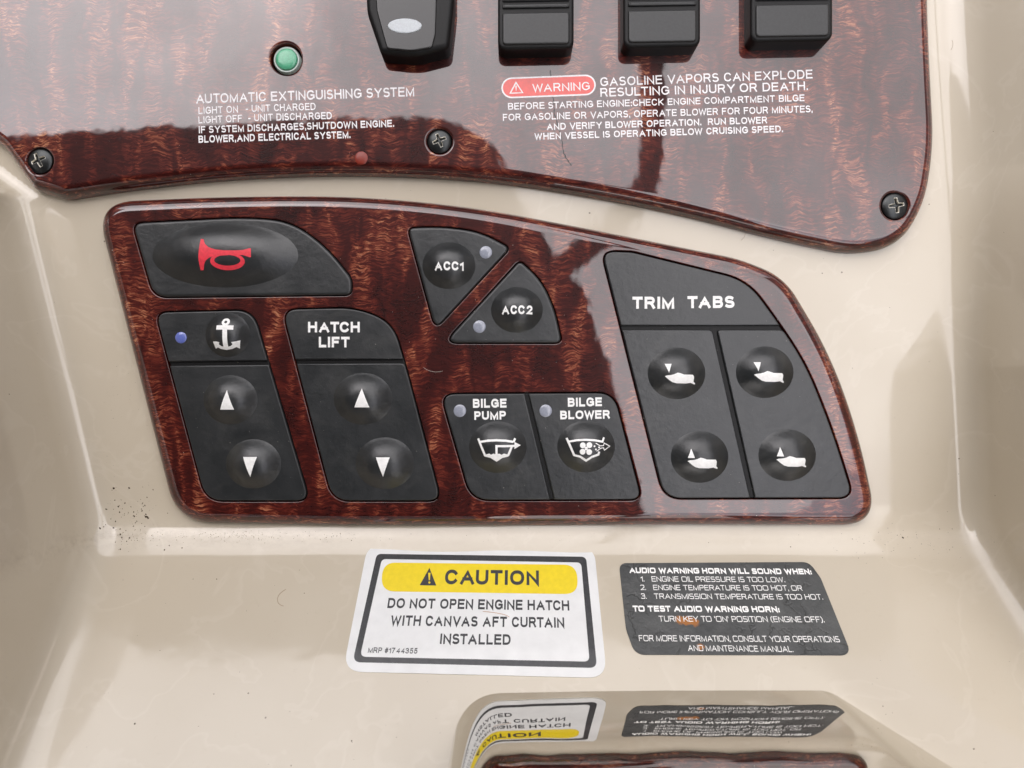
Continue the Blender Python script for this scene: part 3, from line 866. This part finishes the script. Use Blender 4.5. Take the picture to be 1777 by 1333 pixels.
# screws
def screw_mesh(R):
    n = 92; vs = []; idx = {}; wear = []
    g = np.linspace(-R, R, n)
    def prof(x, y):
        r = math.hypot(x, y) / R
        z = 1.5 * math.sqrt(max(0, 1 - (r * 0.93) ** 2)) 
        # cross recess
        def arm(u, v):
            hw = 0.60 - 0.10 * abs(u)
            return max(abs(v) - hw, abs(u) - 2.2)
        s = min(arm(x, y), arm(y, x))
        k = min(1, max(0, -s / 0.35 + 0.15))
        w = max(0.0, 1 - abs(s + 0.02) / 0.24)
        return z - 1.05 * k * k * (3 - 2 * k), w
    for j in range(n):
        for i in range(n):
            x, y = g[i], g[j]; r = math.hypot(x, y)
            if r <= R * 1.03:
                if r > R: x, y = x / r * R, y / r * R
                z, w = prof(x, y); idx[i, j] = len(vs); vs.append((x, y, z)); wear.append(w)
    fs = []
    for j in range(n - 1):
        for i in range(n - 1):
            q = [idx.get((i, j)), idx.get((i + 1, j)), idx.get((i + 1, j + 1)), idx.get((i, j + 1))]
            if None not in q: fs.append(tuple(q))
    # skirt below the rim
    m0 = len(vs); seg = 60
    for s in range(seg):
        a = 2 * math.pi * s / seg; vs.append((R * 0.995 * math.cos(a), R * 0.995 * math.sin(a), 0.62)); wear.append(0)
    for s in range(seg):
        a = 2 * math.pi * s / seg; vs.append((R * math.cos(a), R * math.sin(a), -1.5)); wear.append(0)
    for s in range(seg): fs.append((m0 + s, m0 + seg + s, m0 + seg + (s + 1) % seg, m0 + (s + 1) % seg))
    me = from_data(vs, fs)
    at = me.attributes.new('wear', 'FLOAT', 'POINT'); at.data.foreach_set('value', wear)
    return me
sme = screw_mesh(3.95)
sme.transform(Matrix.Diagonal((MM, MM, MM, 1))); sme.materials.append(M['screw']); sme.shade_smooth()
for (x, y, r), rot in zip(SC, (25, 22, 8)):
    o = bpy.data.objects.new('screw', sme); COL.objects.link(o); o.parent = up
    o.location = (P(x, y, 3.35) - Vector(up['_org'])) * MM; o.rotation_euler = (0, 0, math.radians(rot)); s = r / 23.0; o.scale = (s, s, 1)
# indicator lamp
def lathe(c, prof, seg=48):
    vs = [(c.x, c.y, prof[0][1])]; fs = []
    for r, z in prof[1:]:
        for s in range(seg):
            a = 2 * math.pi * s / seg; vs.append((c.x + r * math.cos(a), c.y + r * math.sin(a), z))
    for s in range(seg): fs.append((0, 1 + s, 1 + (s + 1) % seg))
    for k in range(len(prof) - 2):
        a0 = 1 + k * seg; b0 = a0 + seg
        for s in range(seg): fs.append((a0 + s, b0 + s, b0 + (s + 1) % seg, a0 + (s + 1) % seg))
    return from_data(vs, fs)
c = P(LED[0], LED[1], 6.5)
il = link(lathe(c, [(0, 7.0), (2.0, 6.95), (3.0, 6.85), (3.25, 6.6), (3.32, 6.0)]), 'indicator_lamp', M['green'], up)
il['label'] = 'round green lamp lens'
link(lathe(c, [(0, 6.0), (3.36, 6.0), (3.42, 6.3), (3.8, 6.32), (4.05, 6.0), (4.1, 1.6)]), 'lamp_ring', M['lens_ring'], il)

SU = Flat(ZT)
pt = lambda s, a, b, cap, bold=0.175: text(s, a, b, cap, SU, M['panel_print'], up, bold)
pt('AUTOMATIC EXTINGUISHING SYSTEM', (340.6, 180.1), (719, 167.3), 16.6, 0.17)
pt('LIGHT ON', (344.8, 198.3), (413.4, 195.7), 12.4)
pt('- UNIT CHARGED', (426.8, 195), (548, 191), 12.4)
pt('LIGHT OFF', (344.8, 214.6), (420.4, 211.7), 12.4)
pt('- UNIT DISCHARGED', (431, 211), (576, 206.8), 12.4, 0.185)
pt('IF SYSTEM DISCHARGES,SHUTDOWN ENGINE.', (345.3, 231.6), (684, 220.3), 12.4, 0.205)
pt('BLOWER,AND ELECTRICAL SYSTEM.', (344.8, 248.2), (608.4, 239.9), 12.6, 0.215)
pt('GASOLINE VAPORS CAN EXPLODE', (1041.9, 150), (1410, 136.3), 15.5, 0.165)
pt('RESULTING IN INJURY OR DEATH.', (1042, 168.4), (1402, 156.5), 15.2, 0.165)
pt('BEFORE STARTING ENGINE:CHECK ENGINE COMPARTMENT BILGE', (881.8, 190.8), (1396, 175.8), 11.8, 0.175)
pt('FOR GASOLINE OR VAPORS, OPERATE BLOWER FOR FOUR MINUTES,', (872.8, 210), (1410, 195), 12.0, 0.175)
pt('AND VERIFY BLOWER OPERATION.  RUN BLOWER', (948.9, 226), (1331.5, 214.3), 11.8, 0.20)
pt('WHEN VESSEL IS OPERATING BELOW CRUISING SPEED.', (927.4, 243), (1358.8, 229.6), 11.8, 0.20)
def capsule(cx, cy, hx, hy, tilt, n=14):
    pts = []
    for side in (1, -1):
        for k in range(n + 1):
            a = -math.pi / 2 + math.pi * k / n
            pts.append((side * (hx - hy + hy * math.cos(a)), side * hy * math.sin(a)))
    ct, st = math.cos(tilt), math.sin(tilt)
    return [(cx + x * ct - y * st, cy + x * st + y * ct) for x, y in pts]
tl_ = math.atan2(-6.3, 162)
print_shapes('badge_border', [(capsule(952, 150.2, 82, 18, tl_), [])], SU, M['panel_print'], up, e=0.04)
bdg = print_shapes('warning_badge', [(capsule(952, 150.2, 79.3, 15.3, tl_), [])], SU, M['red_badge'], up, e=0.07)
text('WARNING', (924, 160.4), (1023.6, 156.6), 14.4, SU, M['panel_print'], bdg, 0.15, e=0.11)
print_shapes('alert_symbol', [([(895.3, 141.5), (908.6, 162), (883.8, 163)], [[(895.5, 145.6), (905.6, 160.6), (887, 161.3)]]), ([(894.4, 149), (896.6, 149), (896.2, 158), (895.2, 158)], [])], SU, M['panel_print'], bdg, e=0.11)

# small red resin drip on the panel edge
c = P(627, 274, ZT)
link(lathe(c, [(0, ZT + 0.25), (0.8, ZT + 0.23), (1.4, ZT + 0.15), (1.9, ZT + 0.05), (2.1, ZT - 0.1)], 30), 'resin_drip', M['resin'], up)
# hairline cracks in the varnish, running down from the middle rocker
def ribbon(pts, w, surf, e):
    out = []
    for i in range(len(pts) - 1):
        out.append((pts[i], pts[i + 1]))
    vs = []; fs = []
    for i, p in enumerate(pts):
        ww = w * (0.5 + random.random())
        vs.append(surf(p[0] - ww / 2, p[1], e)); vs.append(surf(p[0] + ww / 2, p[1], e))
        if i: fs.append((2 * i - 2, 2 * i - 1, 2 * i + 1, 2 * i))
    return from_data(vs, fs)
crack = [(955, 122)]
for i in range(1, 60):
    y = 122 + i * 2.9; tx = 955 + (y - 122) * 0.10 + (8 if y > 200 else 0) * min(1, (y - 200) / 40) + (max(0, y - 262) ** 1.5) * 0.10
    crack.append((tx + random.uniform(-0.9, 0.9), y))
crack = [c_ for c_ in crack if c_[1] < 290]
link(ribbon(crack, 1.9, SU, 0.03), 'hairline_crack', M['dark_gloss'], up)

# rockers ---------------------------------------------------------------
def rocker(cx0, cx1, ybot, label=None):
    """paddle rocker: px at its own face height"""
    zf = 11.3
    w0, w1 = cx0, cx1; ytop = ybot - 200
    body = rpoly([(w0, ytop, 12), (w1, ytop - 2, 12), (w1, ybot - 3, 15), (w0, ybot, 15)], 8, step=20)
    r = link(slab(body, zf, ZT - 0.5, 1.0, 1.0, 7, zref=zf), 'rocker_switch', M['shaded_black'], up)
    # raised smooth thumb pad with a border and grip bars
    fx0, fx1 = w0 + 8, w1 - 8
    pad_ = rpoly([(fx0, ybot - 62, 3), (fx1, ybot - 64, 3), (fx1, ybot - 9, 7), (fx0, ybot - 7, 7)], 6)
    link(slab(pad_, zf + 0.55, zf - 0.1, 0.5, 0.5, 5, zref=zf), 'thumb_pad', M['black_plastic'], r)
    for k, yy in enumerate((ybot - 70, ybot - 82, ybot - 94, ybot - 106)):
        g = rpoly([(fx0, yy - 7, 2), (fx1, yy - 9, 2), (fx1, yy - 2, 2), (fx0, yy, 2)], 3)
        link(slab(g, zf + 0.6, zf - 0.1, 0.4, 0.4, 4, zref=zf), 'grip_bar', M['black_plastic'], r)
    return r
rocker(864, 996, 86)
rocker(1082, 1216, 82)
rocker(1303, 1446, 72)
# breaker-style switch with oval window, left of the rockers
zf = 12.0
body = rpoly([(628, -150, 15), (788, -150, 15), (788, 0, 60), (779, 82, 14), (720, 97, 90), (660, 91, 12), (636, 20, 60)], 8, step=20)
r = link(slab(body, zf, ZT - 0.5, 1.6, 1.6, 8, zref=zf), 'rocker_switch', M['shaded_black'], up)
r['label'] = 'black tapered switch with pale oval window'
ins = rpoly([(646, -130, 10), (762, -130, 10), (756, 60, 30), (750, 84, 10), (715, 90, 60), (672, 86, 8), (654, 20, 40)], 8, step=20)
link(slab(ins, zf + 0.35, zf - 0.2, 0.35, 0.35, 4, zref=zf), 'thumb_pad', M['dark_gloss'], r)
ov = circle(702.5, 45, 29.5, 40, 13)
link(slab(ov, zf + 0.55, zf, 0.3, 0.2, 4, zref=zf + 0.4), 'oval_window', M['lens_white'], r)

# ------------------------------------------------------------------ stickers on the ledge
SL = Ledge()
def thin_sheet(name, outline, mat, parent, e0, e1, origin=None):
    """vinyl label with real thickness"""
    bm = bmesh.new()
    lo = [bm.verts.new(ledge(x, y, e0)) for x, y in outline]; hi = [bm.verts.new(ledge(x, y, e1)) for x, y in outline]
    n = len(lo)
    for i in range(n): bm.faces.new((lo[i - 1], lo[i], hi[i], hi[i - 1]))
    bm.faces.new(hi); bm.faces.new(lo[::-1])
    return link(from_bm(bm), name, mat, parent, origin=origin, smooth=False)
LE = 0.06     # sits just above the slightly wavy gelcoat
BASE = 0.22
cs = empty('caution_sticker', ledge(825, 1060), 'white rectangular caution sticker with black border and yellow banner on the ledge', 'sticker')
thin_sheet('backing', rpoly([(638, 948, 27), (1031, 951, 27), (1053, 1177, 29), (595, 1166, 29)], 8), M['sticker_white'], cs, -0.3, BASE)
print_shapes('border', [(rpoly([(654, 962, 10), (1017, 967, 10), (1036, 1160, 12), (612, 1150, 12)], 6), [rpoly([(662.7, 971, 9), (1008.5, 977, 9), (1023, 1149, 9), (625, 1140.5, 9)], 6)])], SL, M['sticker_black'], cs, e=BASE + 0.03)
bn = print_shapes('banner', [(rpoly([(665, 977, 24), (1000, 981, 24), (1004, 1032, 24), (661, 1027, 24)], 10), [])], SL, M['yellow'], cs, e=BASE + 0.03)
print_shapes('alert_symbol', [([(745.4, 986.5), (757.2, 1017), (728.4, 1016.5)], [[(743.2, 995), (747.4, 995), (746, 1008), (744.2, 1008)], circle(745.2, 1011.8, 1.9, 10)])], SL, M['sticker_black'], bn, e=BASE + 0.06)
text('CAUTION', (771.4, 1014.8), (935.5, 1016.5), 25.5, SL, M['sticker_black'], bn, 0.225, e=BASE + 0.06)
ct = lambda s, a, b, cap, bold=0.215: text(s, a, b, cap, SL, M['sticker_black'], cs, bold, e=BASE + 0.03)
ct('DO NOT OPEN ENGINE HATCH', (672, 1056), (988, 1060.4), 17.5)
ct('WITH CANVAS AFT CURTAIN', (677, 1086.4), (979.4, 1090.3), 18)
ct('INSTALLED', (763.3, 1118.4), (886, 1120), 18.3)
ct('MRP #1744355', (638.4, 1133.6), (724, 1135.2), 9.6, 0.18)

au = empty('horn_label', SECTION_AUDIO, 'worn black sticker with white audio warning horn text and rust stains on the ledge', 'sticker')
thin_sheet('backing', rpoly([(1074, 978, 12), (1404, 976, 26), (1424, 1004, 30), (1478, 1138, 14), (1102, 1137, 26), (1086, 1092, 60)], 8), M['label_black'], au, -0.3, BASE)
at_ = lambda s, a, b, cap, bold=0.135: text(s, a, b, cap, SL, M['white_print'], au, bold, e=BASE + 0.03, sq=True)
at_('AUDIO WARNING HORN WILL SOUND WHEN:', (1092.3, 995.4), (1409, 997.6), 9.8, 0.27)
at_('1.   ENGINE OIL PRESSURE IS TOO LOW.', (1112, 1010), (1362.5, 1011.4), 9.2)
at_('2.   ENGINE TEMPERATURE IS TOO HOT, OR', (1111, 1024.8), (1392.8, 1026), 9.2)
at_('3.   TRANSMISSION TEMPERATURE IS TOO HOT.', (1112.6, 1040), (1428.3, 1041.4), 9.4)
at_('TO TEST AUDIO WARNING HORN:', (1098.4, 1062.2), (1353.3, 1063.4), 10.5, 0.27)
at_("TURN KEY TO 'ON' POSITION (ENGINE OFF).", (1143.7, 1079.4), (1431, 1080.8), 10)
at_('FOR MORE INFORMATION, CONSULT YOUR OPERATIONS', (1109.2, 1113.5), (1457.7, 1115.4), 10.5)
at_('AND MAINTENANCE MANUAL.', (1194.3, 1130.4), (1377, 1132.5), 10.5)

# ------------------------------------------------------------------ polished housing at the foot of the ledge
def plan(x, y):
    p = ledge(x, y); return (p.x, p.y)
pl = [(-15.5, -150, 6), (-15.5, -82, 13), (40, -81.3, 200), (84, -81.3, 10), (128, -106, 20), (128, -150, 6)]
pl = rpoly(pl, 22, step=2.5)
bm_me = slab(pl, 84.0, 28.0, 3.0, 3.0, 8, in_mm=True)
for v_ in bm_me.vertices: v_.co.y += (v_.co.z - 34.0) * math.tan(math.radians(1.6))
ch = link(bm_me, 'steel_housing', M['chrome'], None, origin=(50, -100, 40))
tag(ch, 'mirror polished metal housing with a rounded corner, reflecting both stickers at the bottom edge', 'metal housing')

# ------------------------------------------------------------------ dirt, dust and lint
def flakes(name, pts, mat, label=None):
    vs = []; fs = []
    for (p, n, r, h) in pts:
        t = n.orthogonal().normalized(); b_ = n.cross(t)
        a0 = random.random() * 6.28; k = random.randint(5, 7); el = random.uniform(0.45, 1.0); base = len(vs)
        for i in range(k):
            a = a0 + 6.283 * i / k; rr = r * random.uniform(0.6, 1.2)
            ca, sa = math.cos(a), math.sin(a)
            ux = math.cos(a0) * ca * rr - math.sin(a0) * sa * rr * el; uy = math.sin(a0) * ca * rr + math.cos(a0) * sa * rr * el
            vs.append(p + t * ux + b_ * uy - n * 0.02)
        vs.append(p + n * h)
        for i in range(k): fs.append((base + i, base + (i + 1) % k, base + k))
    o = link(from_data(vs, fs), name, mat, None, smooth=False)
    o['kind'] = 'stuff'; 
    if label: o['label'] = label
    return o
def inside(x, y, poly):
    c = False; n = len(poly)
    for i in range(n):
        x1, y1 = poly[i - 1]; x2, y2 = poly[i]
        if (y1 > y) != (y2 > y) and x < (x2 - x1) * (y - y1) / (y2 - y1) + x1: c = not c
    return c
upo = rpoly(up_out, 6); lpo = rpoly(panel_out, 6)
bad = [upo, lpo, rpoly([(590, 940), (1060, 940), (1060, 1180), (590, 1175)]), rpoly([(1070, 970), (1480, 970), (1485, 1145), (1070, 1145)]), [(780, 1190), (1440, 1190), (1700, 1340), (780, 1340)]]
def free(x, y): return not any(inside(x, y, b) for b in bad)
spec = []
def put(x, y, r):
    if 0 < x < 1777 and 0 < y < 1333 and free(x, y):
        p, n = on_gel(x, y); spec.append((p, n, r, r * 0.35))
R_ = random.Random(3)
for _ in range(150): put(R_.gauss(225, 32), R_.gauss(905, 26), R_.choice((0.10, 0.14, 0.2, 0.28, 0.42)) * R_.uniform(0.6, 1.2))
for _ in range(170): put(R_.uniform(190, 620), R_.gauss(931, 5), R_.uniform(0.07, 0.22))
for _ in range(120): put(R_.gauss(430, 60), R_.gauss(928, 5), R_.uniform(0.07, 0.2))
for _ in range(60): put(R_.uniform(620, 1100), R_.gauss(938, 9), R_.uniform(0.06, 0.18))
for _ in range(90): put(R_.gauss(1560, 80), R_.gauss(945, 16), R_.uniform(0.06, 0.22))
for _ in range(60): put(R_.gauss(215, 30), R_.uniform(620, 880), R_.uniform(0.05, 0.15))
for _ in range(200): put(R_.uniform(10, 1767), R_.uniform(320, 1330), R_.uniform(0.05, 0.17))
put(197, 916, 0.5); put(1567, 933, 0.42); put(1372, 949, 0.3); put(1690, 1300, 0.35); put(234, 1256, 0.35); put(335, 1005, 0.2); put(376, 1005, 0.28); put(610, 1286, 0.3)
flakes('dirt_specks', spec, M['dirt'], 'dark dirt specks gathered along the crease and over the beige gelcoat')
dust = []
for _ in range(520):
    x, y = R_.uniform(180, 1520), R_.uniform(345, 905)
    if not inside(x, y, rpoly(panel_out, 6)): continue
    z = ZT
    for k, v in pads.items():
        if inside(x, y, full[k]): z = PADZ; break
        if inside(x, y, rpoly(v, 4)): z = None; break
    if z is None: continue
    dust.append((P(x, y, z), Vector((0, 0, 1)), R_.choice((0.04, 0.05, 0.06, 0.08, 0.13)), 0.05))
for _ in range(240):
    x, y = R_.uniform(0, 1600), R_.uniform(100, 400)
    if inside(x, y, upo): dust.append((P(x, y, ZT), Vector((0, 0, 1)), R_.choice((0.04, 0.05, 0.06, 0.09)), 0.05))
flakes('dust_specks', dust, M['dust'], 'pale dust specks on the burl plates and rubber keypads')

def fibre(pts, rad, mat, label, surf=None):
    cu = bpy.data.curves.new('f', 'CURVE'); cu.dimensions = '3D'; cu.bevel_depth = rad; cu.bevel_resolution = 1; cu.resolution_u = 6
    sp = cu.splines.new('NURBS'); sp.points.add(len(pts) - 1); sp.order_u = 4; sp.use_endpoint_u = True
    P3 = []
    for x, y in pts:
        if surf: P3.append(surf(x, y, rad))
        else:
            p, n = on_gel(x, y); P3.append(p + n * rad)
    for q, p in zip(sp.points, P3): q.co = (p.x, p.y, p.z, 1)
    o = bpy.data.objects.new('f', cu); COL.objects.link(o)
    me = bpy.data.meshes.new_from_object(o.evaluated_get(bpy.context.evaluated_depsgraph_get())); bpy.data.objects.remove(o); bpy.data.curves.remove(cu)
    me.materials.clear()
    ob = link(me, 'lint_fibre', mat, None, origin=P3[0]); tag(ob, label, 'lint'); return ob
fibre([(496, 1023), (484, 1030), (480, 1040), (483, 1050), (492, 1052)], 0.06, M['fibre'], 'curled brown fibre on the beige ledge left of the caution sticker')
fibre([(838, 1062), (862, 1064), (878, 1067), (884, 1072)], 0.06, M['fibre_rust'], 'thin rust coloured fibre lying across the caution sticker lettering', lambda x, y, e: ledge(x, y, e + BASE + 0.05))
fibre([(735, 638), (746, 646), (757, 647), (768, 644)], 0.035, M['dust'], 'fine pale hair on the burl plate between hatch lift and bilge pump keypads', lambda x, y, e: P(x, y, ZT + e))
fibre([(1293, 402), (1294, 408), (1291, 414), (1286, 417)], 0.05, M['fibre'], 'short dark hair on the beige gelcoat between the two burl panels')
fibre([(1650, 87), (1656, 78), (1652, 70)], 0.05, M['fibre'], 'tiny dark hair on the beige wall right of the upper panel')

# ------------------------------------------------------------------ unseen sheets and tube, added to darken what the varnish mirrors
H = 700.0
def behind(px, py, h=H):
    p = P(px, py, ZT); f = (D - ZT + h) / (D - ZT)
    return Vector((p.x * f, p.y * f, ZT + h))
cv = [(-260, 262, 60), (40, 236, 60), (300, 218, 60), (560, 207, 60), (770, 204, 60), (850, 250, 50), (905, 330, 60), (955, 430, 60), (1010, 500, 60), (1055, 620, 60), (1085, 760, 60), (1120, 900, 60), (1130, 1500, 60), (-260, 1500, 60)]
def reflection_blocker():  # added sheet, outlined to darken the mirror image where the viewer would stand
    pl = rpoly(cv, 8, step=40)
    bm = bmesh.new(); lo = []; hi = []
    for x, y in pl:
        p = behind(x, y); lo.append(bm.verts.new(p)); hi.append(bm.verts.new(p + Vector((0, 0, 3))))
    n = len(lo)
    for i in range(n): bm.faces.new((lo[i - 1], lo[i], hi[i], hi[i - 1]))
    bm.faces.new(hi); bm.faces.new(lo[::-1])
    o = link(from_bm(bm), 'viewer_blocker', M['blocker'], None, origin=behind(300, 900), smooth=False)
    return tag(o, 'black canvas aft curtain behind the viewer, seen only mirrored in the varnish', 'reflection_blocker')
reflection_blocker()
def added_surround():  # added sheets that block wide-angle light, darkening plate rims and side walls
    root = empty('blocker_ring', (0, 0, 0), 'unseen dark sheets added around the helm to block light and darken reflections', 'light blocker')
    def sheet(name, lo, hi):
        vs = [(x, y, z) for x in (lo[0], hi[0]) for y in (lo[1], hi[1]) for z in (lo[2], hi[2])]
        fs = [(0, 1, 3, 2), (4, 6, 7, 5), (0, 4, 5, 1), (2, 3, 7, 6), (0, 2, 6, 4), (1, 5, 7, 3)]
        link(from_data(vs, fs), name, M['added_surround'], root, smooth=False)
    sheet('side_blocker', (-906, -900, -100), (-900, 900, 1060))
    sheet('side_blocker', (900, -900, -100), (906, 900, 1250))
    sheet('top_blocker', (-896, 904, -100), (896, 910, 380))
    sheet('lower_blocker', (-896, -910, -100), (896, -904, 1050))
added_surround()
def tube():  # tube added out of view to mirror as a dark bar
    pts = [behind(1128, -500), behind(1128, 0), behind(1128, 290), behind(1112, 345), behind(1040, 420), behind(900, 520)]
    cu = bpy.data.curves.new('f', 'CURVE'); cu.dimensions = '3D'; cu.bevel_depth = 16; cu.bevel_resolution = 4
    sp = cu.splines.new('NURBS'); sp.points.add(len(pts) - 1); sp.order_u = 3; sp.use_endpoint_u = True
    for q, p in zip(sp.points, pts): q.co = (p.x, p.y, p.z - 17, 1)
    o = bpy.data.objects.new('f', cu); COL.objects.link(o)
    me = bpy.data.meshes.new_from_object(o.evaluated_get(bpy.context.evaluated_depsgraph_get())); bpy.data.objects.remove(o); bpy.data.curves.remove(cu)
    ob = link(me, 'added_tube', M['tube'], None, origin=pts[1]); tag(ob, 'unseen dark tube added behind the viewer, mirrored as a dark bar in the upper panel', 'frame tube')
tube()

# ------------------------------------------------------------------ lean the whole helm back
bpy.context.view_layer.update()
for o in list(COL.objects):
    if o.parent is None and o.type in {'MESH', 'EMPTY'}:
        o.matrix_world = ROT @ o.matrix_world
for o in COL.objects:
    if '_org' in o: del o['_org']
